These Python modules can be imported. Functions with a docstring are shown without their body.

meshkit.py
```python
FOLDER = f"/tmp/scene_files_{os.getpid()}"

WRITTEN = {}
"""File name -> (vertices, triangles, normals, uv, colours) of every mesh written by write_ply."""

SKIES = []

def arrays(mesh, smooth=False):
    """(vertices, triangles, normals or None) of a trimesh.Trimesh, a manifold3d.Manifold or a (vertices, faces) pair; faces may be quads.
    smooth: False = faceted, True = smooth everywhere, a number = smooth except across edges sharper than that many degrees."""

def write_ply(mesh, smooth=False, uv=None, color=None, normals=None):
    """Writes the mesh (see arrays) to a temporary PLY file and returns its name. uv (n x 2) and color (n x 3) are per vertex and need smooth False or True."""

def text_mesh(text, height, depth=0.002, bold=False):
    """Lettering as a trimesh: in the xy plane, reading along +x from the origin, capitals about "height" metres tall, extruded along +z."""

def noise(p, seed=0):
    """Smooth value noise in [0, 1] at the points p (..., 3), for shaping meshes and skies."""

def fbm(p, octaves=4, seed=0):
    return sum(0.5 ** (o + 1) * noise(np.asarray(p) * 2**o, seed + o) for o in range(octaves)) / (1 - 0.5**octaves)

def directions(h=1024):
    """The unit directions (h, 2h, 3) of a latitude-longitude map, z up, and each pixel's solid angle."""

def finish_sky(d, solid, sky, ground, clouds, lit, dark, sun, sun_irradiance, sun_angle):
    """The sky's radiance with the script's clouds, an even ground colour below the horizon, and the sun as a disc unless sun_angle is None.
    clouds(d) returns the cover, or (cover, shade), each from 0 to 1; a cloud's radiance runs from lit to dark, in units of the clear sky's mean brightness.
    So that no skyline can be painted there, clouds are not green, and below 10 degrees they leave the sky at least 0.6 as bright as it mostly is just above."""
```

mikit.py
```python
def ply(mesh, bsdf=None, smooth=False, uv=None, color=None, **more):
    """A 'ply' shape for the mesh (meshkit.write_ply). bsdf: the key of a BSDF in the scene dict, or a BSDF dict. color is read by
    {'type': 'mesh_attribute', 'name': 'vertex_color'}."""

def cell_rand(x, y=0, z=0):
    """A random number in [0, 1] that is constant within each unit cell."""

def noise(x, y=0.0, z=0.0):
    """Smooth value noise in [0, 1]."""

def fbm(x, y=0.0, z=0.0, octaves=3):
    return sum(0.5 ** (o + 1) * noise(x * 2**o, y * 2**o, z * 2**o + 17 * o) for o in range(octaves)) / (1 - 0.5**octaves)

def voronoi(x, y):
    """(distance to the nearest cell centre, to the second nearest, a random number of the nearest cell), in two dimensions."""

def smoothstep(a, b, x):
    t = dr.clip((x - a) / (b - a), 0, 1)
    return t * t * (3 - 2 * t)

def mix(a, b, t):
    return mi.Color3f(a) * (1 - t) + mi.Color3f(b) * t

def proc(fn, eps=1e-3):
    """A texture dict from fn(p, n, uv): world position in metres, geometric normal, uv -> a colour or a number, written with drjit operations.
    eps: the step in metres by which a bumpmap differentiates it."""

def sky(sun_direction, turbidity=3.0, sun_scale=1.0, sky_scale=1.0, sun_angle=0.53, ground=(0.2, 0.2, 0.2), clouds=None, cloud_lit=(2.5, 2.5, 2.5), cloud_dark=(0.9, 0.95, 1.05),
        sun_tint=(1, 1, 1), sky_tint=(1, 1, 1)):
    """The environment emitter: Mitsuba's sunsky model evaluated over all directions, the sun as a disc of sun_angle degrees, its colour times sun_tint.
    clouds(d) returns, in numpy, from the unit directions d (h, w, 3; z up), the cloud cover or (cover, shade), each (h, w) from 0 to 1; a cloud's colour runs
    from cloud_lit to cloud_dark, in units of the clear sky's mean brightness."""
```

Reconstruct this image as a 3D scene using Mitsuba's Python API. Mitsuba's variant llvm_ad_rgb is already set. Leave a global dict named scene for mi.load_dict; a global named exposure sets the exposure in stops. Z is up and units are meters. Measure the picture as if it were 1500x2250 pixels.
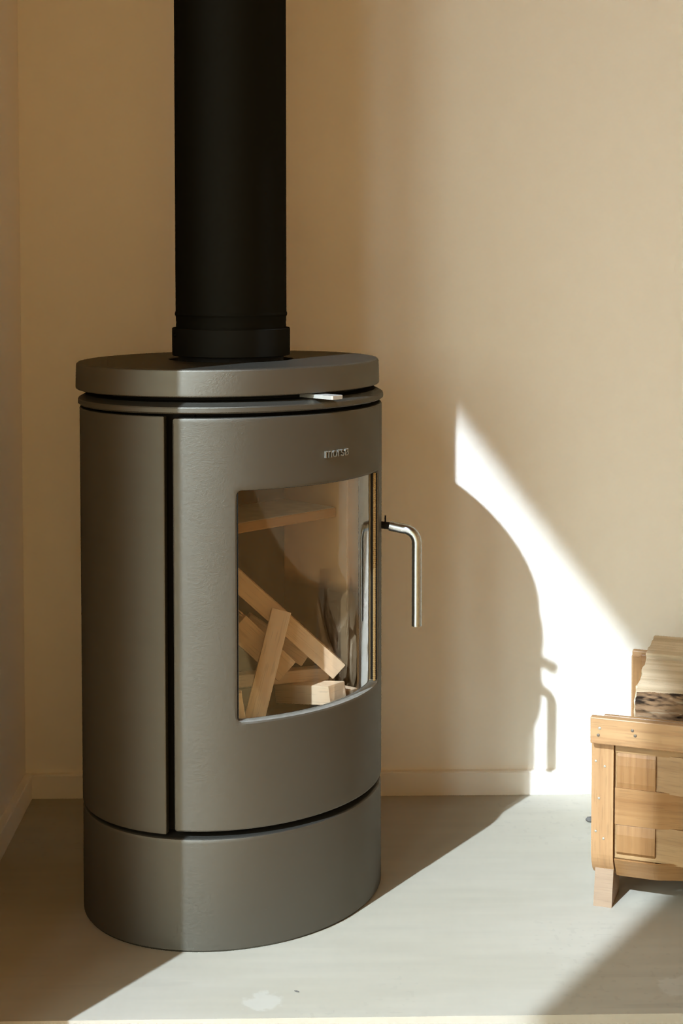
import math, random
import numpy as np, trimesh, manifold3d as m3
import mitsuba as mi, drjit as dr
import mikit, meshkit
from mikit import noise, fbm, smoothstep, mix, proc, voronoi, cell_rand
from shapely.geometry import Polygon
random.seed(7); rng = np.random.default_rng(7)
T = mi.ScalarTransform4f
scene, labels = {}, {}

# ------------------------------------------------------------------ camera, sky, exposure
F, PITCH, YAW, EYE = 3300.0, 0.0497, 0.0238, 0.86
fw = [math.sin(YAW) * math.cos(PITCH), math.cos(YAW) * math.cos(PITCH), -math.sin(PITCH)]
scene['camera'] = {'type': 'perspective', 'fov': math.degrees(2 * math.atan(750 / F)), 'fov_axis': 'x',
                   'principal_point_offset_x': 0.0, 'principal_point_offset_y': (1125 - 741) / 2250.0,
                   'near_clip': 0.05, 'far_clip': 200.0,
                   'to_world': T().look_at(origin=[0, 0, EYE], target=[fw[0], fw[1], EYE + fw[2]], up=[0, 0, 1])}
SUN_AZ, SUN_EL = math.radians(35.2), math.radians(37.6)
SUN = [-math.sin(SUN_AZ) * math.cos(SUN_EL), -math.cos(SUN_AZ) * math.cos(SUN_EL), math.sin(SUN_EL)]
scene['sky'] = mikit.sky(SUN, turbidity=4.0, sun_scale=1.02, sky_scale=4.2, sun_angle=0.62, ground=(0.24, 0.22, 0.19),
                         sun_tint=(0.69, 1.05, 1.74), sky_tint=(0.95, 1.0, 0.92))
exposure = 2.4

# ------------------------------------------------------------------ helpers
def key_of(name, parent=None):
    base = name if parent is None else parent + '__' + name
    k, n = base, 0
    taken = lambda q: q in scene or q in THINGS or any(s.startswith(q + '__') for s in scene)
    while taken(k):
        n += 1; k = f'{base}_{n:03d}'
    return k
THINGS = set()
def thing(name, label, cat, group=None):
    k = key_of(name); THINGS.add(k)
    labels[k] = {'label': label, 'category': cat}
    if group: labels[k]['group'] = group
    return k
def obj(name, mesh, bsdf, parent=None, smooth=False, uv=None, label=None, kind=None, cat=None, group=None):
    if parent is None and name in THINGS and name not in scene: k = name
    else: k = key_of(name, parent)
    scene[k] = mikit.ply(mesh, bsdf, smooth=smooth, uv=uv)
    d = {a: b for a, b in (('label', label), ('kind', kind), ('category', cat), ('group', group)) if b}
    if d: labels.setdefault(k, {}).update(d)
    return k
def fix(m):
    m.merge_vertices(); trimesh.repair.fix_normals(m); return m
def box(x0, x1, y0, y1, z0, z1):
    m = trimesh.creation.box([x1 - x0, y1 - y0, z1 - z0]); m.apply_translation([(x0 + x1) / 2, (y0 + y1) / 2, (z0 + z1) / 2]); return m
def loft(rings, closed=False, caps=True, loop=True):
    """Connect rings of equal point number; loop: each ring is itself closed."""
    R = np.asarray(rings, float); n, k = R.shape[:2]
    v = R.reshape(-1, 3); f = []
    for i in range(n if closed else n - 1):
        a, b = i * k, ((i + 1) % n) * k
        for j in range(k if loop else k - 1):
            j2 = (j + 1) % k
            f += [[a + j, a + j2, b + j2], [a + j, b + j2, b + j]]
    if caps and not closed:
        v = np.vstack([v, R[0].mean(0), R[-1].mean(0)])
        for j in range(k):
            j2 = (j + 1) % k
            f += [[n * k, j2, j], [n * k + 1, (n - 1) * k + j, (n - 1) * k + j2]]
    return fix(trimesh.Trimesh(v, f, process=False))
def hull_box(lx, ly, lz, r, res=12):
    """Box with rounded edges centred at the origin."""
    s = m3.Manifold.sphere(r, res)
    pts = [s.translate([sx * (lx / 2 - r), sy * (ly / 2 - r), sz * (lz / 2 - r)]) for sx in (-1, 1) for sy in (-1, 1) for sz in (-1, 1)]
    h = m3.Manifold.batch_hull(pts).to_mesh()
    return trimesh.Trimesh(h.vert_properties[:, :3], h.tri_verts, process=False)
def grain(m, off=None):
    """Unshared triangles with uv in metres: u along local x, v across."""
    tri = m.triangles.reshape(-1, 3); n = np.repeat(m.face_normals, 3, 0)
    ox, oy = (rng.uniform(0, 20), rng.uniform(0, 20)) if off is None else off
    v = np.where(np.abs(n[:, 2]) > np.abs(n[:, 1]), tri[:, 1], tri[:, 2] + 0.37)
    u = np.where(np.abs(n[:, 0]) > 0.8, tri[:, 1] * 1.0, tri[:, 0])
    return trimesh.Trimesh(tri, np.arange(len(tri)).reshape(-1, 3), process=False), np.stack([u + ox, v + oy], 1)
def frame_of(x, up):
    x = np.asarray(x, float) / np.linalg.norm(x); up = np.asarray(up, float)
    z = up - x * (up @ x); z /= np.linalg.norm(z); y = np.cross(z, x)
    M = np.eye(4); M[:3, 0], M[:3, 1], M[:3, 2] = x, y, z; return M
def tube(path, r, n=20, caps=True):
    path = np.asarray(path, float); d = np.gradient(path, axis=0); d /= np.linalg.norm(d, axis=1)[:, None]
    ref = np.array([0.3, 0.2, 0.9]) if abs(d[0][2]) < 0.8 else np.array([1.0, 0.2, 0])
    rings, a = [], None
    for p, t in zip(path, d):
        a = ref - t * (ref @ t) if a is None else a - t * (a @ t)
        a /= np.linalg.norm(a); b = np.cross(t, a); ph = np.arange(n) * 2 * np.pi / n
        rings.append(p + r * (np.outer(np.cos(ph), a) + np.outer(np.sin(ph), b)))
    return loft(rings, caps=caps)

# ------------------------------------------------------------------ materials
def two(b): return {'type': 'twosided', 'bsdf': b}
def prin(color, rough=0.5, **k):
    c = color if isinstance(color, dict) else {'type': 'rgb', 'value': list(color)}
    return {'type': 'principled', 'base_color': c, 'roughness': rough, **k}
def matt(color, refl=0.6, alpha=0.35, weight=0.08):
    """Diffuse ground with a weak broad sheen that does not grow towards grazing view."""
    c = color if isinstance(color, dict) else {'type': 'rgb', 'value': list(color)}
    return {'type': 'blendbsdf', 'weight': weight, 'a': {'type': 'diffuse', 'reflectance': c},
            'b': {'type': 'roughconductor', 'material': 'none', 'alpha': alpha, 'specular_reflectance': {'type': 'rgb', 'value': [refl, refl * 0.94, refl * 0.79]}}}
def bump(b, fn, scale, eps=1e-3): return {'type': 'bumpmap', 'arbitrary': proc(fn, eps), 'scale': scale, 'bsdf': b}

WALL = (0.87, 0.805, 0.71)
scene['m_wall'] = two({'type': 'diffuse', 'reflectance': proc(lambda p, n, uv: mi.Color3f(WALL) * (0.975 + 0.05 * fbm(p.x * 3, p.y * 3, p.z * 3)))})
scene['m_trim'] = two(prin((0.78, 0.715, 0.63), 0.45))
scene['m_ceiling'] = two(prin((0.25, 0.15, 0.08), 0.7))
scene['m_panel'] = two(prin((0.66, 0.42, 0.21), 0.6))
def concrete(p, n, uv):
    cloud = fbm(p.x * 2.2, p.y * 5.0, p.z * 2 + 3, 4)
    streak = fbm(p.x * 9.0, p.y * 70.0, 1.0, 3)
    c = mix((0.415, 0.378, 0.302), (0.47, 0.432, 0.358), smoothstep(0.3, 0.7, cloud))
    c = c * (0.95 + 0.09 * streak)
    line = smoothstep(0.60, 0.75, fbm(p.x * 5.0, p.y * 55.0, 9.0, 4)) * smoothstep(1.84, 1.70, p.y)
    c = c * (1 - 0.08 * line)
    def stain(x, y, r, s):
        d = dr.sqrt(dr.square(p.x - x) + dr.square((p.y - y) * 1.2)) / r + 1.7 * (fbm(p.x * 75, p.y * 75, s, 4) - 0.5)
        return smoothstep(1.0, 0.55, d)
    st = stain(-0.053, 1.712, 0.028, 1.0) * 0.28 + stain(0.44, 1.735, 0.03, 4.0) * 0.3
    c = mix(c, (0.60, 0.585, 0.54), st)
    sp = smoothstep(0.80, 0.86, noise(p.x * 160, p.y * 160, p.z * 160)) * smoothstep(0.62, 0.8, noise(p.x * 9, p.y * 9, 2.0))
    return c * (1 - 0.05 * sp)
scene['m_concrete'] = two(matt(proc(concrete), 0.6, 0.3, 0.03))
def edge_stone(p, n, uv):
    return mix((0.22, 0.215, 0.20), (0.335, 0.33, 0.315), smoothstep(0.25, 0.6, fbm(p.x * 60, p.y * 60, p.z * 60, 3)))
scene['m_slab_edge'] = two(prin(proc(edge_stone), 0.7))
def oak(p, n, uv):
    k = dr.floor(p.x / 0.16)
    g = fbm(p.x * 60 + k * 7, p.y * 2.5, k, 3)
    return mix((0.46, 0.265, 0.09), (0.55, 0.34, 0.13), g) * (0.9 + 0.2 * cell_rand(k, 3))
scene['m_oak'] = two(prin(proc(oak), 0.45))
# cast iron with matt stove paint: sand-cast grain
grain_iron = lambda p, n, uv: noise(p.x * 900, p.y * 900, p.z * 900) + 0.6 * noise(p.x * 420, p.y * 420, p.z * 420)
def iron_col(p, n, uv):
    sp = smoothstep(0.78, 0.95, noise(p.x * 1300, p.y * 1300, p.z * 1300))
    c = mi.Color3f(0.038, 0.0355, 0.0300) * (0.9 + 0.2 * fbm(p.x * 12, p.y * 12, p.z * 12)) + 0.022 * sp
    edge_glint = smoothstep(0.2862, 0.2874, p.z) * smoothstep(0.2912, 0.2904, p.z) * smoothstep(0.35, 0.6, n.z)    # bright edge highlight painted into the glass opening's lower bevel
    return mix(c, (0.30, 0.285, 0.25), edge_glint * (0.55 + 0.35 * fbm(p.x * 150, p.y * 150, 3.0)))
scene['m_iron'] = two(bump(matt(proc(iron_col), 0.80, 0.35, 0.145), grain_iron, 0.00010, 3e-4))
scene['m_lid'] = two(bump(matt(proc(lambda p, n, uv: iron_col(p, n, uv) * 0.9), 0.8, 0.34, 0.18), grain_iron, 0.00010, 3e-4))
scene['m_pipe'] = two(matt((0.005, 0.005, 0.004), 0.5, 0.35, 0.02))
scene['m_collar'] = two(bump(matt((0.008, 0.008, 0.007), 0.5, 0.35, 0.025), grain_iron, 0.00010, 3e-4))
scene['m_black'] = two(prin((0.012, 0.011, 0.010), 0.7, specular=0.2))
scene['m_soot'] = two(prin(proc(lambda p, n, uv: mix((0.035, 0.026, 0.018), (0.10, 0.075, 0.05), fbm(p.x * 25, p.y * 25, p.z * 8, 3))), 0.95, specular=0.1))
def brick_side(p, n, uv):
    k = p.x * 38 + p.y * 38
    h = p.z - 0.40 + 0.10 * (noise(k, 0.5, 3.0) - 0.5) + 0.07 * (noise(k * 2.7, 0.5, 8.0) - 0.5)
    t = smoothstep(-0.012, 0.012, h) * 0.85 + 0.15 * fbm(p.x * 30, p.y * 30, p.z * 12)
    return mix((0.07, 0.045, 0.022), (0.46, 0.30, 0.16), t)
scene['m_brick'] = two(prin(proc(brick_side), 0.9, specular=0.1))
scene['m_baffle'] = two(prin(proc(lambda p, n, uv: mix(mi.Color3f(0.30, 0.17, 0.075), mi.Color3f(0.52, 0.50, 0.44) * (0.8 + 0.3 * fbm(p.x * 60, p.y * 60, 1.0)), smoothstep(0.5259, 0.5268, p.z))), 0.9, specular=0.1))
scene['m_steel'] = two({'type': 'roughconductor', 'material': 'none', 'alpha': 0.13, 'specular_reflectance': {'type': 'rgb', 'value': [0.54, 0.60, 0.66]}})
scene['m_nail'] = two(matt((0.30, 0.27, 0.22), 0.6, 0.35, 0.3))
scene['m_nail_dark'] = two(prin((0.16, 0.13, 0.10), 0.5, metallic=0.5))
scene['m_rope'] = two(prin((0.50, 0.36, 0.17), 0.7))
scene['m_glass'] = {'type': 'thindielectric', 'int_ior': 1.7, 'specular_transmittance': {'type': 'rgb', 'value': [0.96, 0.93, 0.88]}}
scene['m_badge'] = two(matt((0.13, 0.125, 0.11), 0.8, 0.25, 0.25))
def wood(dark, light, fine=260.0, ring=38.0, seed=0.0):
    def fn(p, n, uv):
        w = uv.y + 0.0035 * fbm(uv.x * 9, uv.y * 6, seed, 3)
        lines = noise(uv.x * 4, w * fine, seed)
        band = fbm(uv.x * 2.2, w * ring, seed + 5, 3)
        pore = smoothstep(0.62, 0.9, noise(uv.x * 45, uv.y * 900, seed + 9))
        t = dr.clip(0.35 * lines + 0.85 * band - 0.1, 0, 1)
        return mix(light, dark, t) * (1 - 0.13 * pore)
    return fn
ROUGH_W = dict(specular=0.45)
scene['m_chip'] = two(prin(proc(wood((0.215, 0.094, 0.029), (0.35, 0.195, 0.082))), 0.36, **ROUGH_W))
scene['m_chip_pale'] = two(prin(proc(wood((0.25, 0.135, 0.052), (0.385, 0.24, 0.115), seed=3.0)), 0.36, **ROUGH_W))
scene['m_chip_deep'] = two(prin(proc(wood((0.19, 0.082, 0.023), (0.335, 0.18, 0.07), seed=6.0)), 0.36, **ROUGH_W))
scene['m_rail'] = two(prin(proc(wood((0.32, 0.165, 0.07), (0.45, 0.275, 0.133), fine=420, ring=60, seed=11.0)), 0.42, **ROUGH_W))
scene['m_foot'] = two(prin(proc(wood((0.23, 0.142, 0.08), (0.31, 0.208, 0.128), fine=200, seed=15.0)), 0.6))
scene['m_kindling'] = two(prin(proc(wood((0.66, 0.49, 0.335), (0.76, 0.60, 0.44), fine=240, ring=22, seed=21.0)), 0.6))
scene['m_split'] = two(prin(proc(wood((0.38, 0.27, 0.15), (0.62, 0.49, 0.34), fine=180, ring=55, seed=27.0)), 0.75))
def bark_col(p, n, uv):
    a = 0.6 * fbm(p.x * 30, p.y * 60, p.z * 120, 4) + 0.4 * fbm(p.x * 90, p.y * 120, p.z * 260, 3)
    c = mix((0.018, 0.010, 0.006), (0.22, 0.13, 0.07), smoothstep(0.34, 0.58, a))
    return mix(c, (0.30, 0.22, 0.14), smoothstep(0.66, 0.82, fbm(p.x * 30, p.y * 60, p.z * 160 + 4, 3)))
scene['m_bark'] = two(prin(proc(bark_col), 0.9, specular=0.15))
scene['m_chipdark'] = two(prin((0.10, 0.09, 0.08), 0.8))
scene['m_fill_linen'] = {'type': 'principledthin', 'base_color': {'type': 'rgb', 'value': [0.88, 0.60, 0.27]}, 'roughness': 0.9, 'diff_trans': 1.3, 'spec_trans': 0.0, 'eta': 1.3}  # warm translucent cloth, added to glow as fill behind the camera
scene['m_frame'] = two(prin((0.30, 0.22, 0.15), 0.5))

# ------------------------------------------------------------------ the room
WY, LX, JY = 2.3945, -0.452, 1.414         # back wall, left wall, end of the left wall
WX, CZ = -1.20, 2.92                        # window wall, ceiling
SLAB_Y = 1.672
obj('floor', box(LX - 1.0, 2.3, SLAB_Y, WY + 0.2, -0.05, 0.0), 'm_concrete', kind='structure', label='pale polished concrete hearth slab under the stove and the basket')
obj('floor_001', box(-1.6, 2.6, -2.8, SLAB_Y, -0.12, -0.045), 'm_oak', kind='structure', label='oak boards in front of the hearth slab')
obj('wall_back', box(-1.4, 2.6, WY, WY + 0.15, -0.12, CZ + 0.1), 'm_wall', kind='structure', label='smooth beige wall behind the stove')
obj('wall_left', box(-1.4, LX, JY, WY, -0.12, CZ + 0.1), 'm_wall', kind='structure', label='beige side wall at the left edge')
# window wall: opening from y -0.569 to 1.36, head 2.703 (at its outer face)
OY0, OY1, OZ = -0.569, 1.36, 2.703
PIER, OY2 = OY0 - 0.42, -2.45                # pier, then end of an unseen second opening added for floor bounce
ww = trimesh.util.concatenate([box(WX - 0.12, WX, y0, y1, z0, z1) for y0, y1, z0, z1 in (
    (-2.8, OY2, -0.12, CZ + 0.1), (PIER, OY0, -0.12, CZ + 0.1), (OY1, JY, -0.12, CZ + 0.1), (OY2, PIER, OZ, CZ + 0.1), (OY0, OY1, OZ, CZ + 0.1), (OY2, PIER, -0.12, -0.045), (OY0, OY1, -0.12, -0.045))])
obj('wall_window', ww, 'm_wall', kind='structure')
obj('wall_right', box(2.3, 2.45, -2.8, WY + 0.1, -0.12, CZ + 0.1), 'm_panel', kind='structure')
FX0, FX1, FZ0, FZ1 = -0.85, 0.95, 0.35, 2.1      # unseen window added behind the camera to bring in fill light
wf = trimesh.util.concatenate([box(x0, x1, -2.8, -2.65, z0, z1) for x0, x1, z0, z1 in ((-1.4, FX0, -0.12, CZ + 0.1), (FX1, 2.6, -0.12, CZ + 0.1), (FX0, FX1, -0.12, FZ0), (FX0, FX1, FZ1, CZ + 0.1))])
obj('wall_front', wf, 'm_panel', kind='structure'); THINGS.add('added_window_2'); labels['added_window_2'] = {'kind': 'structure'}
cx_ = np.linspace(FX0 - 0.15, FX1 + 0.15, 220)
fold = np.stack([cx_, -2.58 + 0.035 * np.sin(cx_ * 41) + 0.012 * np.sin(cx_ * 17 + 1), np.zeros_like(cx_)], 1)
obj('fill_curtain', loft([fold + [0, 0, z] for z in (0.05, 2.45)], caps=False, loop=False), 'm_fill_linen', 'added_window_2', True)  # unseen hanging cloth, added to throw warm light on the shaded walls
obj('ceiling', box(-1.4, 2.6, -2.8, WY + 0.15, CZ, CZ + 0.1), 'm_ceiling', kind='structure')
def profile_bar(pts, axis, a0, a1):
    """Skirting: closed (depth, z) profile swept along x or y."""
    P = np.asarray(pts, float); rings = []
    for a in (a0, a1):
        rings.append(np.stack([np.full(len(P), a), WY - P[:, 0], P[:, 1]], 1) if axis == 'x' else np.stack([LX + P[:, 0], np.full(len(P), a), P[:, 1]], 1))
    return loft(rings)
SK = [(0, 0), (0.012, 0), (0.012, 0.0365), (0.0105, 0.0385), (0, 0.0385)]
obj('baseboard_back', profile_bar(SK, 'x', LX, 2.3), 'm_trim', kind='structure', label='low painted skirting along the back wall')
obj('baseboard_left', profile_bar(SK, 'y', JY, WY - 0.012), 'm_trim', kind='structure', label='low painted skirting along the side wall')

# ------------------------------------------------------------------ the stove: oval in plan, its door facing front right
C0 = np.array([-0.0975, 2.0366]); AA, BB, TH = 0.1837, 0.2167, math.radians(-46)
EA, EB = np.array([math.cos(TH), math.sin(TH)]), np.array([-math.sin(TH), math.cos(TH)])
def E(t, d, z, c=C0):
    t, d, z = np.broadcast_arrays(np.asarray(t, float), np.asarray(d, float), np.asarray(z, float))
    u, v = (AA + d) * np.cos(t), (BB + d) * np.sin(t)
    return np.stack([c[0] + u * EA[0] + v * EB[0], c[1] + u * EA[1] + v * EB[1], z], -1)
def L(a, b, z):
    """A point given along the stove's front axis, its side axis and height."""
    a, b, z = np.broadcast_arrays(np.asarray(a, float), np.asarray(b, float), np.asarray(z, float))
    return np.stack([C0[0] + a * EA[0] + b * EB[0], C0[1] + a * EA[1] + b * EB[1], z], -1)
FULL = np.linspace(0, 2 * np.pi, 240, endpoint=False)
def stack(rows, c=C0, ts=FULL): return loft([E(ts, d, z, c) for d, z in rows])
def band(prof, ts, closed=False):
    """Closed (d, z) profile swept over the angles ts."""
    P = np.asarray(prof, float)
    return loft([E(np.full(len(P), t), P[:, 0], P[:, 1]) for t in ts], closed=closed)
def round_rect(x0, x1, y0, y1, r, n=6, inset=0.0):
    x0, x1, y0, y1, r = x0 + inset, x1 - inset, y0 + inset, y1 - inset, max(r - inset, 1e-5)
    pts = []
    for cx, cy, a in ((x1 - r, y1 - r, 0), (x0 + r, y1 - r, 90), (x0 + r, y0 + r, 180), (x1 - r, y0 + r, 270)):
        for q in np.radians(np.linspace(a, a + 90, n)): pts.append((cx + r * np.cos(q), cy + r * np.sin(q)))
    return np.array(pts)
RM = 0.20                                   # metres of plate per radian of E's angle
def plate(outer, thick, bevel, hole=None, hbevel=None, d0=0.0006, refine=0.008):
    """A plate with rounded front edges, bent round the oval. outer, hole: (t0, t1, z0, z1, corner radius), t in degrees."""
    def conv(o): return (math.radians(o[0]) * RM, math.radians(o[1]) * RM, o[2], o[3], o[4])
    o = conv(outer); levels = [(bevel, 0.0), (bevel * 0.3, -bevel * 0.3), (0.0, -bevel), (0.0, -thick)]
    V, Fc = [], []
    def rings(rect, sign, lv):
        first = sum(len(x) for x in V)
        for ins, d in lv:
            q = round_rect(*rect, inset=sign * ins); V.append(np.c_[q, np.full(len(q), d)])
        k = len(q)
        for i in range(len(lv) - 1):
            for j in range(k):
                a, b, j2 = first + i * k, first + (i + 1) * k, (j + 1) % k
                Fc.extend([[a + j, a + j2, b + j2], [a + j, b + j2, b + j]] if sign < 0 else [[a + j, b + j2, a + j2], [a + j, b + j, b + j2]])
        return first, k, len(lv)
    fo, ko, no = rings(o, 1, levels)
    loops = [(fo, ko, no)]
    if hole:
        hb = hbevel or bevel
        loops.append(rings(conv(hole), -1, [(hb, 0.0), (hb * 0.3, -hb * 0.3), (0.0, -hb), (0.0, -thick)]))
    allv = np.vstack(V)
    for level in (0, -1):
        idx, polys = [], []
        for n_, (f_, k_, c_) in enumerate(loops):
            ids = np.arange(k_) + f_ + (0 if level == 0 else (c_ - 1) * k_)
            if n_: ids = ids[::-1]
            idx.append(ids); polys.append(allv[ids, :2])
        tri = m3.triangulate([np.ascontiguousarray(p) for p in polys]); ids = np.concatenate(idx)
        for a, b, c in np.asarray(tri): Fc.append([ids[a], ids[b], ids[c]] if level == 0 else [ids[a], ids[c], ids[b]])
    flat = trimesh.Trimesh(allv, Fc, process=False); flat.merge_vertices(); trimesh.repair.fix_normals(flat)
    M = m3.Manifold(m3.Mesh(np.asarray(flat.vertices, np.float32), np.asarray(flat.faces, np.uint32))).refine_to_length(refine).to_mesh()
    v = np.asarray(M.vert_properties[:, :3], float)
    return fix(trimesh.Trimesh(E(v[:, 0] / RM, v[:, 2] + d0, v[:, 1]), M.tri_verts, process=False))

stove = thing('wood_stove', 'dark grey cast-iron oval wood stove with a curved glass door, standing on the hearth', 'stove')
obj('base', stack([(-0.006, 0.0), (-0.002, 0.0), (0.0004, 0.003), (0.0004, 0.070), (0.0, 0.1385), (-0.0012, 0.1425), (-0.004, 0.1445), (-0.03, 0.1450)]), 'm_iron', stove, 35)
obj('body', trimesh.util.concatenate([band([(-0.034, 0.1455), (-0.026, 0.1455), (-0.026, 0.674), (-0.034, 0.674)], np.radians(np.linspace(52, 308, 160)))]), 'm_black', stove, 35)
obj('side_panel', plate((-171, -61.6, 0.1485, 0.6715, 0.002), 0.008, 0.0016), 'm_iron', stove, 30)
obj('side_panel', plate((61.6, 171, 0.1485, 0.6715, 0.002), 0.008, 0.0016), 'm_iron', stove, 30)
obj('back_panel', plate((172.5, 187.5, 0.1485, 0.6715, 0.002), 0.008, 0.001), 'm_iron', stove, 30)
OP = (-35.6, 36.2, 0.2900, 0.5785, 0.0055)
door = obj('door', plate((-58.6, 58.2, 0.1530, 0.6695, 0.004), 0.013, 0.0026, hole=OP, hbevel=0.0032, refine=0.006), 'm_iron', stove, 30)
# returns along the door's two sides
for s in (-1, 1):
    ts = np.radians(np.linspace(56.6, 58.4, 4)) * s
    obj('edge_strip', band([(-0.034, 0.154), (-0.011, 0.154), (-0.011, 0.6685), (-0.034, 0.6685)], ts), 'm_iron', door, 30)
GD = -0.0082
gt = np.radians(np.linspace(-37.5, 37.0, 120))
obj('glass', loft([E(np.full(2, t), GD, np.array([0.286, 0.583])) for t in gt], caps=False, loop=False), 'm_glass', door, True, label='curved clear glass')
# black seal frame behind the glass, with the braided rope standing at the glass's right end
for s in (-1, 1):
    ts = np.radians(np.linspace(36.6, 41.0, 5)) * s
    obj('seal_frame', band([(-0.026, 0.275), (-0.0135, 0.275), (-0.0135, 0.592), (-0.026, 0.592)], ts), 'm_black', door, 30)
for s in (-1, 1):
    ts = np.radians([(35.35 if s < 0 else 35.95), (35.58 if s < 0 else 36.18)]) * s
    obj('seal_frame', band([(-0.0125, 0.2925), (-0.0012, 0.2925), (-0.0012, 0.5760), (-0.0125, 0.5760)], ts), 'm_black', door, 30)
beads = []
for k in range(104):
    for q in (0,):
        s_ = trimesh.creation.icosphere(1, 0.0021); s_.apply_scale([1, 1, 0.85]); s_.apply_translation(E(math.radians(35.70), -0.0046, 0.2925 + k * 0.00274)); beads.append(s_)
obj('rope_seal', trimesh.util.concatenate(beads), 'm_rope', door, True, label='tan braided rope seal')
# door handle: bent steel tube at the right edge
hb = E(math.radians(47), 0.0, 0.4985); hx = np.array([0.975, -0.22, 0.0])
p0 = hb + hx * -0.004; bend = hb + hx * 0.050; R_ = 0.019
path = [p0, hb + hx * 0.012]
drop = np.array([0, 0, -1.0]); sl = np.array([0, 0, -0.0045])
for q in np.linspace(0, np.pi / 2, 14): path.append(bend - hx * R_ + sl + R_ * (hx * np.sin(q) + drop * (1 - np.cos(q))))
path += [bend + sl + np.array([0, 0, -z]) for z in np.linspace(0.03, 0.1345, 6)]
path = np.array(path); path[1, 2] -= 0.0012
handle = obj('handle', tube(path[1:], 0.0068, 28), 'm_steel', door, 40, label='brushed steel bent-tube handle')
obj('pivot', tube(path[:2], 0.0050, 20), 'm_black', handle if False else door, 40)
pin = trimesh.creation.cylinder(0.0011, 0.012, sections=10); pin.apply_translation(hb + hx * 0.006 + [0, 0, 0.007]); obj('pin', pin, 'm_black', door, 30)
# raised lettering on the door
tm = meshkit.text_mesh('morsø', 0.0112, 0.0032); tm = tm.subdivide_to_size(0.004)
v = np.array(tm.vertices); w_ = v[:, 0].max()
tc = math.radians(3.0) + (v[:, 0] - w_ / 2) / (BB * 0.995) * 0.97
tm = trimesh.Trimesh(E(tc, 0.0004 + v[:, 2], 0.6122 + v[:, 1]), tm.faces, process=False)
obj('lettering', fix(tm), 'm_badge', door, False, label='small raised maker lettering')
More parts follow.
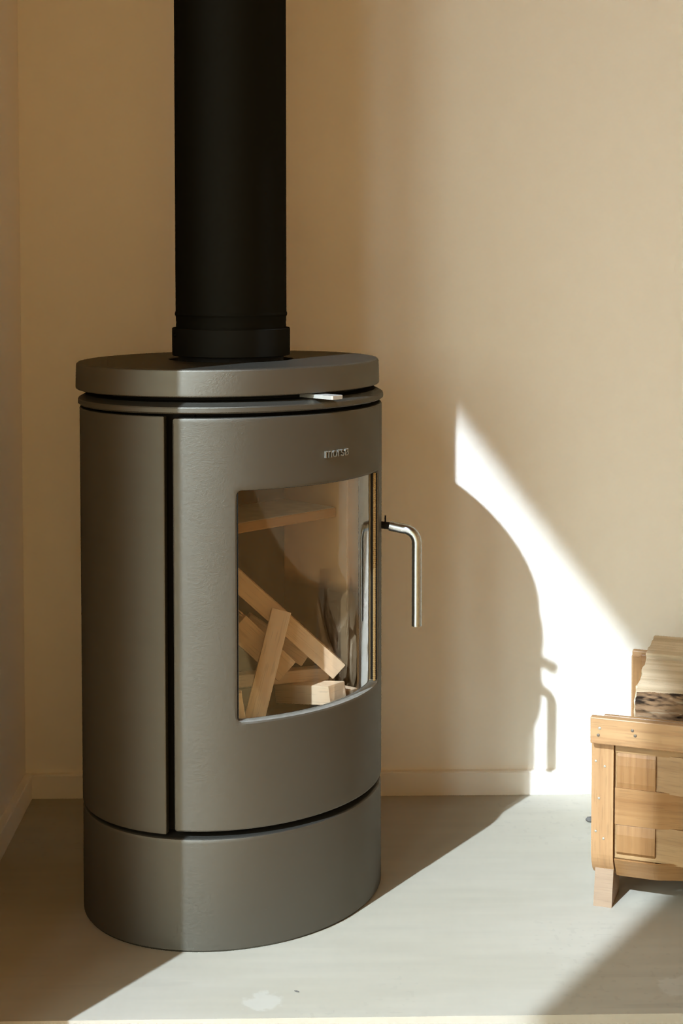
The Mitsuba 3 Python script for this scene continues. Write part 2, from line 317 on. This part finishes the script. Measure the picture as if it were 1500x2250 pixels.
# ring under the top plate, spacer, air lever
obj('ring', stack([(-0.03, 0.6715), (0.0, 0.6745), (0.0026, 0.6765), (0.0026, 0.6815), (0.0018, 0.6830), (-0.0075, 0.6882), (-0.03, 0.6885)]), 'm_iron', stove, 25)
obj('spacer', stack([(-0.045, 0.660), (-0.030, 0.660), (-0.030, 0.699), (-0.045, 0.699)]), 'm_black', stove, 35)
CL = C0 + np.array([-0.0042, -0.0006])
def flue_hole(r, z): return np.stack([PX + r * (np.cos(FULL) * EA[0] + np.sin(FULL) * EB[0]), PY + r * (np.cos(FULL) * EA[1] + np.sin(FULL) * EB[1]), np.full(len(FULL), z)], 1)
PX, PY = -0.1011, 2.0387
lid_rows = [(-0.02, 0.6985), (-0.010, 0.6955), (-0.0004, 0.6950), (0.0011, 0.6962), (0.0013, 0.6985), (0.0005, 0.7260), (-0.0004, 0.7280), (-0.0020, 0.7292), (-0.004, 0.7296), (-0.02, 0.7298)]
obj('top_plate', loft([E(FULL, d, z, CL) for d, z in lid_rows] + [flue_hole(0.0850, 0.7300), flue_hole(0.0835, 0.7290), flue_hole(0.0835, 0.7215)]), 'm_lid', stove, 28)
lev = trimesh.creation.extrude_polygon(Polygon([(-0.0100, -0.030), (0.0100, -0.030), (0.0100, 0.0265), (0.0085, 0.0285), (-0.0080, 0.0285), (-0.0100, 0.0265)]), 0.0048, engine='earcut')
lv = np.array(lev.vertices)
lp = L(AA + lv[:, 1], lv[:, 0] - 0.0140, 0.6888 + lv[:, 2])
scene['m_lever'] = two(matt((0.46, 0.45, 0.42), 0.8, 0.3, 0.35))
obj('air_lever', fix(trimesh.Trimesh(lp, lev.faces, process=False)), 'm_lever', stove, False, label='small steel air lever tab')
# firebox lining
def lbox(a0, a1, b0, b1, z0, z1, r=0.002):
    m = hull_box(a1 - a0, b1 - b0, z1 - z0, r, 8); v = np.array(m.vertices) + [(a0 + a1) / 2, (b0 + b1) / 2, (z0 + z1) / 2]
    return fix(trimesh.Trimesh(L(v[:, 0], v[:, 1], v[:, 2]), m.faces, process=False))
obj('firebox_floor', stack([(-0.032, 0.252), (-0.029, 0.252), (-0.029, 0.2600), (-0.032, 0.2600)]), 'm_soot', stove, 20)
obj('back_brick', lbox(-0.03, -0.008, -0.125, 0.0, 0.268, 0.585), 'm_soot', stove, 20)
obj('back_brick', lbox(-0.03, -0.008, 0.001, 0.125, 0.268, 0.585), 'm_soot', stove, 20)
obj('side_brick', lbox(-0.008, 0.118, 0.099, 0.122, 0.268, 0.585), 'm_brick', stove, 20)
obj('side_brick', lbox(-0.008, 0.118, -0.122, -0.099, 0.268, 0.585), 'm_brick', stove, 20)
obj('baffle', lbox(-0.008, 0.098, -0.098, 0.098, 0.513, 0.527), 'm_baffle', stove, 20)
obj('firebox_roof', lbox(-0.03, 0.125, -0.120, 0.120, 0.600, 0.612), 'm_soot', stove, 20)

# ------------------------------------------------------------------ flue pipe
def turn(rows, n=96): return loft([np.stack([PX + r * np.cos(np.arange(n) * 2 * np.pi / n), PY + r * np.sin(np.arange(n) * 2 * np.pi / n), np.full(n, z)], 1) for r, z in rows])
flue = thing('flue_pipe', 'matt black round flue pipe rising from the top of the stove to the ceiling', 'flue pipe')
obj('pipe', turn([(0.0742, 0.765), (0.0746, 0.776), (0.0740, 0.7790), (0.0746, 0.782), (0.0746, 0.7875), (0.0757, 0.7892), (0.0760, 0.7908), (0.0757, 0.7925), (0.0749, 0.7945), (0.0749, 1.6), (0.0749, CZ)]), 'm_pipe', flue, 40)
obj('collar', turn([(0.072, 0.7352), (0.0790, 0.7352), (0.0797, 0.7360), (0.0797, 0.7712), (0.0790, 0.7722), (0.0752, 0.7716)]), 'm_collar', flue, 30, label='wider cast collar at the foot of the pipe')
obj('spigot', turn([(0.0712, 0.7218), (0.0712, 0.7365)]), 'm_black', flue, 30)
sa = math.radians(-157)
sc = trimesh.creation.cylinder(0.0028, 0.0040, sections=12); sc.apply_transform(trimesh.geometry.align_vectors([0, 0, 1], [math.cos(sa), math.sin(sa), 0])); sc.apply_translation([PX + 0.0797 * math.cos(sa), PY + 0.0797 * math.sin(sa), 0.7635])
obj('screw', sc, 'm_collar', flue, 30)

# ------------------------------------------------------------------ kindling in the firebox
def stick(c0, c1, w, h, face, label, frayed=False):
    """Square stick from c0 to c1 (stove a, b, z); face: direction (a, b, z) its wide face looks to."""
    p, q = L(*c0), L(*c1); n = L(*face) - L(0, 0, 0)
    ln = np.linalg.norm(q - p); M = frame_of(q - p, n); M[:3, 3] = (p + q) / 2
    m = hull_box(ln, w, h, 0.0007, 8)                                # local z looks along face
    m, uv = grain(m); m.apply_transform(M)
    k = thing('kindling_stick', label, 'kindling', 'kindling sticks in the stove')
    obj('stick', m, 'm_kindling', k, False, uv)
    if frayed:
        fr = []
        for _ in range(40):
            y, z = rng.uniform(-w / 2, w / 2), rng.uniform(-h / 2, h / 2); l = rng.uniform(0.004, 0.013)
            s_ = trimesh.creation.cone(0.0007, l, sections=4); s_.apply_transform(trimesh.geometry.align_vectors([0, 0, 1], [-1, rng.uniform(-.4, .4), rng.uniform(-.4, .4)])); s_.apply_translation([-ln / 2 + 0.001, y, z]); fr.append(s_)
        s_ = trimesh.util.concatenate(fr); s_.apply_transform(M); obj('frayed_end', s_, 'm_kindling', k, False, np.zeros((len(s_.vertices), 2)), kind='stuff')
    return k
NC = np.array([0.75, -0.66, 0.12])
def back(c, d): return tuple(np.asarray(c) - NC * d)
stick(back((0.026, -0.088, 0.490), 0.0125), back((0.1225, 0.0765, 0.3095), 0.0125), 0.025, 0.025, NC, 'longest kindling stick, leaning from upper left down to the right behind the glass')
stick(back((0.1290, -0.0840, 0.2700), 0.008), back((0.1020, -0.0085, 0.4005), 0.008), 0.026, 0.016, NC, 'upright kindling stick leaning in front of the others behind the glass')
stick((0.050, 0.0435, 0.2738), (0.150, 0.0481, 0.2905), 0.0325, 0.0255, (0.05, 0.0, 1.0), 'kindling stick at the lower right of the firebox, its side lit bright by the sun')
stick((0.045, -0.050, 0.3065), (0.083, 0.092, 0.2970), 0.0165, 0.020, (0.78, -0.62, 0.05), 'thin kindling stick lying across behind the sunlit one')
stick((0.076, 0.0760, 0.2732), (0.142, 0.0860, 0.2732), 0.020, 0.026, (0.0, 0.0, 1.0), 'kindling stick end at the far lower right, beside the sunlit one')
stick(back((0.050, -0.024, 0.3810), 0.0325), back((0.098, 0.040, 0.3235), 0.0325), 0.020, 0.018, NC, 'short kindling stick under the longest leaning one, parallel to it')
stick(back((0.078, -0.068, 0.388), 0.026), back((0.114, -0.012, 0.322), 0.028), 0.034, 0.024, (0.75, -0.62, 0.25), 'short kindling stick with a frayed end, at the left behind the upright one', frayed=True)
stick((0.128, -0.109, 0.320), (0.133, -0.1045, 0.2735), 0.011, 0.012, NC, 'stub of kindling in the lower left corner of the glass')

# ------------------------------------------------------------------ basket of firewood
BO = np.array([0.3800, 1.9640]); BPH = math.radians(20.96)
BU, BV = np.array([math.cos(BPH), -math.sin(BPH)]), np.array([math.sin(BPH), math.cos(BPH)])
def B(u, v, z):
    u, v, z = np.broadcast_arrays(np.asarray(u, float), np.asarray(v, float), np.asarray(z, float))
    return np.stack([BO[0] + u * BU[0] + v * BV[0], BO[1] + u * BU[1] + v * BV[1], z], -1)
BM = np.eye(4); BM[:2, 0], BM[:2, 1], BM[:2, 3] = BU, BV, BO
BL, BW = 0.46, 0.352                        # length along the front, depth
RAD, ZB = 0.040, 0.036                      # rounding under the sides, height of the bottom
basket = thing('firewood_basket', 'woven chip-wood basket of firewood on wooden feet by the wall', 'basket')
def section(off, n=12, z_top=0.252):
    """The U of the basket's walls in (v, z), moved out by off, from the front rim round the bottom to the back rim; with outward normals."""
    pts, nr = [], []
    f0 = 0.006 - 0.0
    for z in np.linspace(z_top, ZB + RAD, 16): pts.append((f0, z)); nr.append((-1, 0))
    for q in np.linspace(0, np.pi / 2, n)[1:]: pts.append((f0 + RAD - RAD * np.cos(q), ZB + RAD - RAD * np.sin(q))); nr.append((-np.cos(q), -np.sin(q)))
    for v in np.linspace(f0 + RAD, BW - f0 - RAD, 18)[1:]: pts.append((v, ZB)); nr.append((0, -1))
    for q in np.linspace(np.pi / 2, 0, n)[1:]: pts.append((BW - f0 - RAD + RAD * np.cos(q), ZB + RAD - RAD * np.sin(q))); nr.append((np.cos(q), -np.sin(q)))
    for z in np.linspace(ZB + RAD, z_top, 16)[1:]: pts.append((BW - f0, z)); nr.append((1, 0))
    pts, nr = np.array(pts), np.array(nr)
    return pts + nr * np.asarray(off)[..., None] if np.ndim(off) else pts + nr * off, nr
def ribbon(P, W, N, w, th):
    """Thin strip along points P, width direction W, normals N (all n x 3): five unshared faces with uv."""
    P, W, N = map(np.asarray, (P, W, N)); s = np.r_[0, np.cumsum(np.linalg.norm(np.diff(P, axis=0), axis=1))]
    a, b = P + W * w / 2, P - W * w / 2; c, d = b - N * th, a - N * th
    ch = N * min(0.0006, th / 3)
    V, Fc, UV, o = [], [], [], 0
    ox, oy = rng.uniform(0, 20), rng.uniform(0, 20)
    for (p, q, y0, y1) in ((a, b, w, 0), (b, c, 0, -th), (c, d, 0, w), (d, a, w + th, w)):
        n = len(P); V += [p, q]; UV += [np.c_[s + ox, np.full(n, y0 + oy)], np.c_[s + ox, np.full(n, y1 + oy)]]
        i = np.arange(n - 1)
        Fc += [np.c_[o + i, o + i + 1, o + n + i + 1], np.c_[o + i, o + n + i + 1, o + n + i]]; o += 2 * n
    for e in (0, -1):
        V.append(np.array([a[e], b[e], c[e], d[e]])); UV.append(np.array([[0, 0], [0.003, w], [0.006, w], [0.006, 0]]) + [ox, oy]); Fc.append(np.array([[o, o + 1, o + 2], [o, o + 2, o + 3]])); o += 4
    return trimesh.Trimesh(np.vstack(V), np.vstack(Fc), process=False), np.vstack(UV)
PITCH_U, U0, WV = 0.0865, 0.0335, 0.0505     # upright strips
ROWS = [(0.1860, 0.0510), (0.1378, 0.0490), (0.0905, 0.0485)]   # level strips on the front: centre z, height
rowz = [r[0] for r in ROWS]
centres = [U0 + WV / 2 + PITCH_U * k for k in range(5)]
AMP = 0.0024
# path length of each section point, to say where an upright strip goes over or under
sec0, nr0 = section(0.0)
for k, uc in enumerate(centres):
    off = np.zeros(len(sec0))
    # front wall: over on rows 0 and 2, under on row 1 (alternating with k); mirrored at the back
    sgn = 1 if k % 2 == 0 else -1
    zz = sec0[:, 1]; wave = np.where(nr0[:, 1] == 0, np.cos((zz - rowz[0]) / 0.0478 * np.pi), 0)
    curve = (nr0[:, 1] != 0)
    wave[curve] = -1.0 * (1 if True else 0)
    off = AMP * np.clip(wave * 1.6, -1, 1) * sgn
    off[curve] = AMP * -1.0 * sgn
    pts, nr = section(off)
    P = B(uc, pts[:, 0], pts[:, 1]); N = np.c_[np.outer(nr[:, 0], BV), nr[:, 1]]
    W = np.tile(np.r_[BU, 0], (len(P), 1))
    m, uv = ribbon(P, W, N, WV, 0.002)
    obj('upright_strip', m, ('m_chip', 'm_chip_deep', 'm_chip')[k % 3], basket, False, uv)
us = np.linspace(0.031, BL - 0.02, 90)
def level(z, h, sgn, side, mat, lean=None, amp=AMP):
    wave = np.clip(np.cos((us - centres[0]) / PITCH_U * np.pi) * 1.6, -1, 1) * sgn
    if lean is None:
        nv = -1 if side == 'front' else 1
        v = (0.006 if side == 'front' else BW - 0.006) + nv * wave * amp
        P = B(us, v, z); N = np.tile(np.r_[BV * nv, 0], (len(us), 1)); W = np.tile([0, 0, 1.0], (len(us), 1))
    else:
        nv, q = (-1 if side == 'front' else 1), lean
        n2 = np.array([nv * math.cos(q), -math.sin(q)])
        base = np.array([(0.006 + RAD if side == 'front' else BW - 0.006 - RAD), ZB + RAD]) + n2 * RAD
        P = B(us, base[0] + n2[0] * wave * amp, base[1] + n2[1] * wave * amp); N = np.tile(np.r_[BV * n2[0], n2[1]], (len(us), 1)); W = np.tile(np.r_[BV * nv * math.sin(q) * 1.0, math.cos(q)], (len(us), 1))
    m, uv = ribbon(P, W, N, h, 0.002); obj('level_strip', m, mat, basket, False, uv)
for side in ('front', 'back'):
    level(0.2170, 0.014, 1, side, 'm_chip_pale', amp=0.0012)
    level(ROWS[0][0], ROWS[0][1], -1, side, 'm_chip_pale')
    level(ROWS[1][0], ROWS[1][1], 1, side, 'm_chip')
    level(ROWS[2][0], ROWS[2][1], -1, side, 'm_chip_pale')
    level(0, 0.036, 1, side, 'm_chip', lean=math.radians(36))
# hoops at the ends: flat bent strips with nails
for u in (0.0145, BL - 0.0145):
    pts, nr = section(0.0035)
    P = B(u, pts[:, 0], pts[:, 1]); N = np.c_[np.outer(nr[:, 0], BV), nr[:, 1]]
    m, uv = ribbon(P, np.tile(np.r_[BU, 0], (len(P), 1)), N, 0.029, 0.0045)
    obj('hoop', m, 'm_rail', basket, False, uv)
# wider strip lining each hoop on the inside
for u in (0.0235, BL - 0.0235):
    pts, nr = section(-0.0032)
    m, uv = ribbon(B(u, pts[:, 0], pts[:, 1]), np.tile(np.r_[BU, 0], (len(pts), 1)), np.c_[np.outer(nr[:, 0], BV), nr[:, 1]], 0.042, 0.002)
    obj('inner_hoop', m, 'm_chip_deep', basket, False, uv)
# end boards inside the hoops
for u in (0.006, BL - 0.006):
    pts, _ = section(-0.0035, z_top=0.160)
    pts = pts[::2]; rings = [B(u + s * 0.004, pts[:, 0], pts[:, 1]) for s in (-1, 1)]
    m = loft(rings); tri = m.triangles.reshape(-1, 3); uv = np.stack([(tri[:, :2] - BO) @ BV, tri[:, 2]], 1)
    obj('end_board', trimesh.Trimesh(tri, np.arange(len(tri)).reshape(-1, 3), process=False), 'm_chip_deep', basket, False, uv)
# bottom boards
for j in range(4):
    m = hull_box(BL - 0.03, 0.055, 0.004, 0.001, 6); m, uv = grain(m); m.apply_translation([BL / 2, 0.075 + j * 0.067, ZB + 0.006]); m.apply_transform(BM); obj('bottom_board', m, 'm_chip', basket, False, uv)
# rails
def rail(v, name='rim_rail'):
    m = hull_box(BL, 0.012, 0.0355, 0.0014, 8); m, uv = grain(m); m.apply_translation([BL / 2, v, 0.2412]); m.apply_transform(BM)
    return obj(name, m, 'm_rail', basket, False, uv)
rail(-0.0050); rail(BW + 0.0050)
for v in (0.010, BW - 0.010):
    m = hull_box(BL - 0.03, 0.006, 0.030, 0.0012, 8); m, uv = grain(m); m.apply_translation([BL / 2, v + (0.002 if v < 0.1 else -0.002), 0.2425]); m.apply_transform(BM); obj('inner_rail', m, 'm_chip', basket, False, uv)
def nail(u, z, v, mat, r=0.0024):
    s_ = trimesh.creation.icosphere(2, r); s_.apply_scale([1, 0.35, 1]); s_.apply_transform(BM @ trimesh.transformations.translation_matrix([u, v, z])); obj('nail', s_, mat, basket, True)
for u, z, mt in ((0.0125, 0.2450, 'm_nail'), (0.0108, 0.2355, 'm_nail_dark'), (0.0555, 0.2460, 'm_nail_dark'), (0.0592, 0.2395, 'm_nail_dark')): nail(u, z, -0.0112, mt, 0.0021)
for u, z in ((0.0055, 0.196), (0.0175, 0.190), (0.0100, 0.146), (0.0060, 0.101), (0.0165, 0.092)): nail(u, z, 0.0023, 'm_nail', 0.0017)
st = trimesh.creation.box([0.009, 0.001, 0.0016]); st.apply_transform(BM @ trimesh.transformations.translation_matrix([0.016, 0.0090, 0.056])); obj('staple', st, 'm_nail', basket)
# feet: short slanting blocks
for u0 in (0.004, BL - 0.028):
    for v0, s in ((0.0, 1), (BW - 0.075, -1)):
        pr = np.array([(0.0, 0.0), (0.060, 0.0), (0.068, 0.036), (0.046, 0.036), (0.014, 0.049)])
        if s < 0: pr = np.c_[0.075 - pr[:, 0], pr[:, 1]][::-1]
        rings = [np.stack([np.full(5, u), v0 + pr[:, 0], pr[:, 1]], 1) for u in (u0, u0 + 0.0245)]
        m = loft(rings); m, uv = grain(m); m.apply_transform(BM); obj('foot', m, 'm_foot', basket, False, uv)

# firewood
def log(u0, v, z, length, rot, prof, label, bark_ids, tilt=0.0):
    """Split log: prof = closed (v, z) outline; the sides in bark_ids are covered with bark."""
    prof = np.array(prof, float); n = len(prof); k = thing('firewood_log', label, 'log', 'split logs in the basket')
    seed = rng.integers(1000)
    def sweep(pts, nu, amp, freq, closed):
        U = np.linspace(0, length, nu); rings = []
        for x in U:
            q = np.c_[np.full(len(pts), x), pts]
            f = meshkit.fbm(q * np.array(freq), 4, int(seed)) - 0.5
            cen = prof.mean(0); dirs = pts - cen; dirs /= np.linalg.norm(dirs, axis=1)[:, None]
            q[:, 1:] += dirs * (f * amp)[:, None]; q[:, 0] += (meshkit.noise(q * 90, int(seed) + 5) - 0.5) * 0.004 * ((x == 0) or (x == length))
            rings.append(q)
        return rings
    dense = []
    for i in range(n):
        a, b = prof[i], prof[(i + 1) % n]; c = max(2, int(np.linalg.norm(b - a) / 0.006))
        dense += [a + (b - a) * j / c for j in range(c)]
    m = loft(sweep(np.array(dense), 40, 0.004, (14, 60, 60), True))
    M = BM @ trimesh.transformations.translation_matrix([u0, v, z]) @ trimesh.transformations.rotation_matrix(rot, [0, 0, 1]) @ trimesh.transformations.rotation_matrix(tilt, [0, 1, 0])
    m, uv = grain(m); m.apply_transform(M); obj('wood', m, 'm_split', k, False, uv)
    if bark_ids:
        bp = []
        for i in bark_ids:
            a, b = prof[i], prof[(i + 1) % n]; c = max(2, int(np.linalg.norm(b - a) / 0.0016))
            bp += [a + (b - a) * j / c for j in range(c + (i == bark_ids[-1]))]
        bp = np.array(bp); cen = prof.mean(0); dr_ = bp - cen; dr_ /= np.linalg.norm(dr_, axis=1)[:, None]
        U = np.linspace(0.001, length - 0.001, 220); rings = []
        for x in U:
            q = np.c_[np.full(len(bp), x), bp]
            f = meshkit.fbm(q * np.array([30, 110, 120]), 5, int(seed) + 9); f = np.clip((f - 0.36) * 3.6, 0, 1)
            q[:, 1:] += dr_ * (0.0005 + 0.0075 * f)[:, None]; rings.append(q)
        s_ = loft(rings, caps=False, loop=False); s_.apply_transform(M); obj('bark', s_, 'm_bark', k, 40, label='rough brown bark')
# log A: in front on top, bark to the front, flat split face up
log(0.048, 0.058, 0.196, 0.36, math.radians(1.5), [(0.0, 0.018), (0.010, 0.0), (0.10, -0.004), (0.128, 0.030), (0.133, 0.094), (0.012, 0.0785), (0.003, 0.066), (-0.002, 0.042)], 'pale split log with rough bark facing front, uppermost at the front of the basket', [5, 6, 7, 0])
# log B: behind on top
log(0.040, 0.203, 0.252, 0.37, math.radians(-0.5), [(0.006, 0.012), (0.05, 0.0), (0.095, 0.004), (0.108, 0.020), (0.095, 0.047), (0.012, 0.040)], 'pale split log at the back of the basket, its top edge the highest', [2])
# log C and others below
log(0.024, 0.218, 0.164, 0.40, math.radians(0.0), [(0.0, 0.020), (0.02, 0.0), (0.085, 0.0), (0.100, 0.040), (0.080, 0.072), (0.012, 0.074), (-0.004, 0.05)], 'split log whose pale left end shows below the two top logs', [2])
log(0.030, 0.040, 0.060, 0.40, 0.0, [(0.0, 0.02), (0.03, 0.0), (0.12, 0.0), (0.128, 0.06), (0.09, 0.118), (0.01, 0.10)], 'log lying at the bottom front of the basket', [5, 0])
log(0.030, 0.188, 0.060, 0.40, 0.0, [(0.0, 0.02), (0.03, 0.0), (0.10, 0.0), (0.122, 0.05), (0.08, 0.095), (0.01, 0.085)], 'log lying at the bottom back of the basket', [3])

# small litter on the hearth
ch = trimesh.creation.icosphere(2, 1.0); v = np.array(ch.vertices); v *= (0.8 + 0.5 * meshkit.noise(v * 2.1, 3))[:, None]; v = v * [0.0065, 0.004, 0.0042] + [0.4365, 2.262, 0.0040]
obj('bark_chip', trimesh.Trimesh(v, ch.faces, process=False), 'm_chipdark', smooth=True, label='small dark bark chip on the floor behind the left end of the basket', cat='wood chip')
sp = trimesh.creation.icosphere(1, 1.0); v = np.array(sp.vertices) * [0.0035, 0.0011, 0.0007]; v = v @ trimesh.transformations.rotation_matrix(-0.5, [0, 0, 1])[:3, :3].T + [-0.0115, 1.7335, 0.0007]
obj('wood_splinter', trimesh.Trimesh(v, sp.faces, process=False), 'm_chipdark', smooth=True, label='tiny dark splinter lying on the sunlit hearth in front of the stove', cat='splinter')
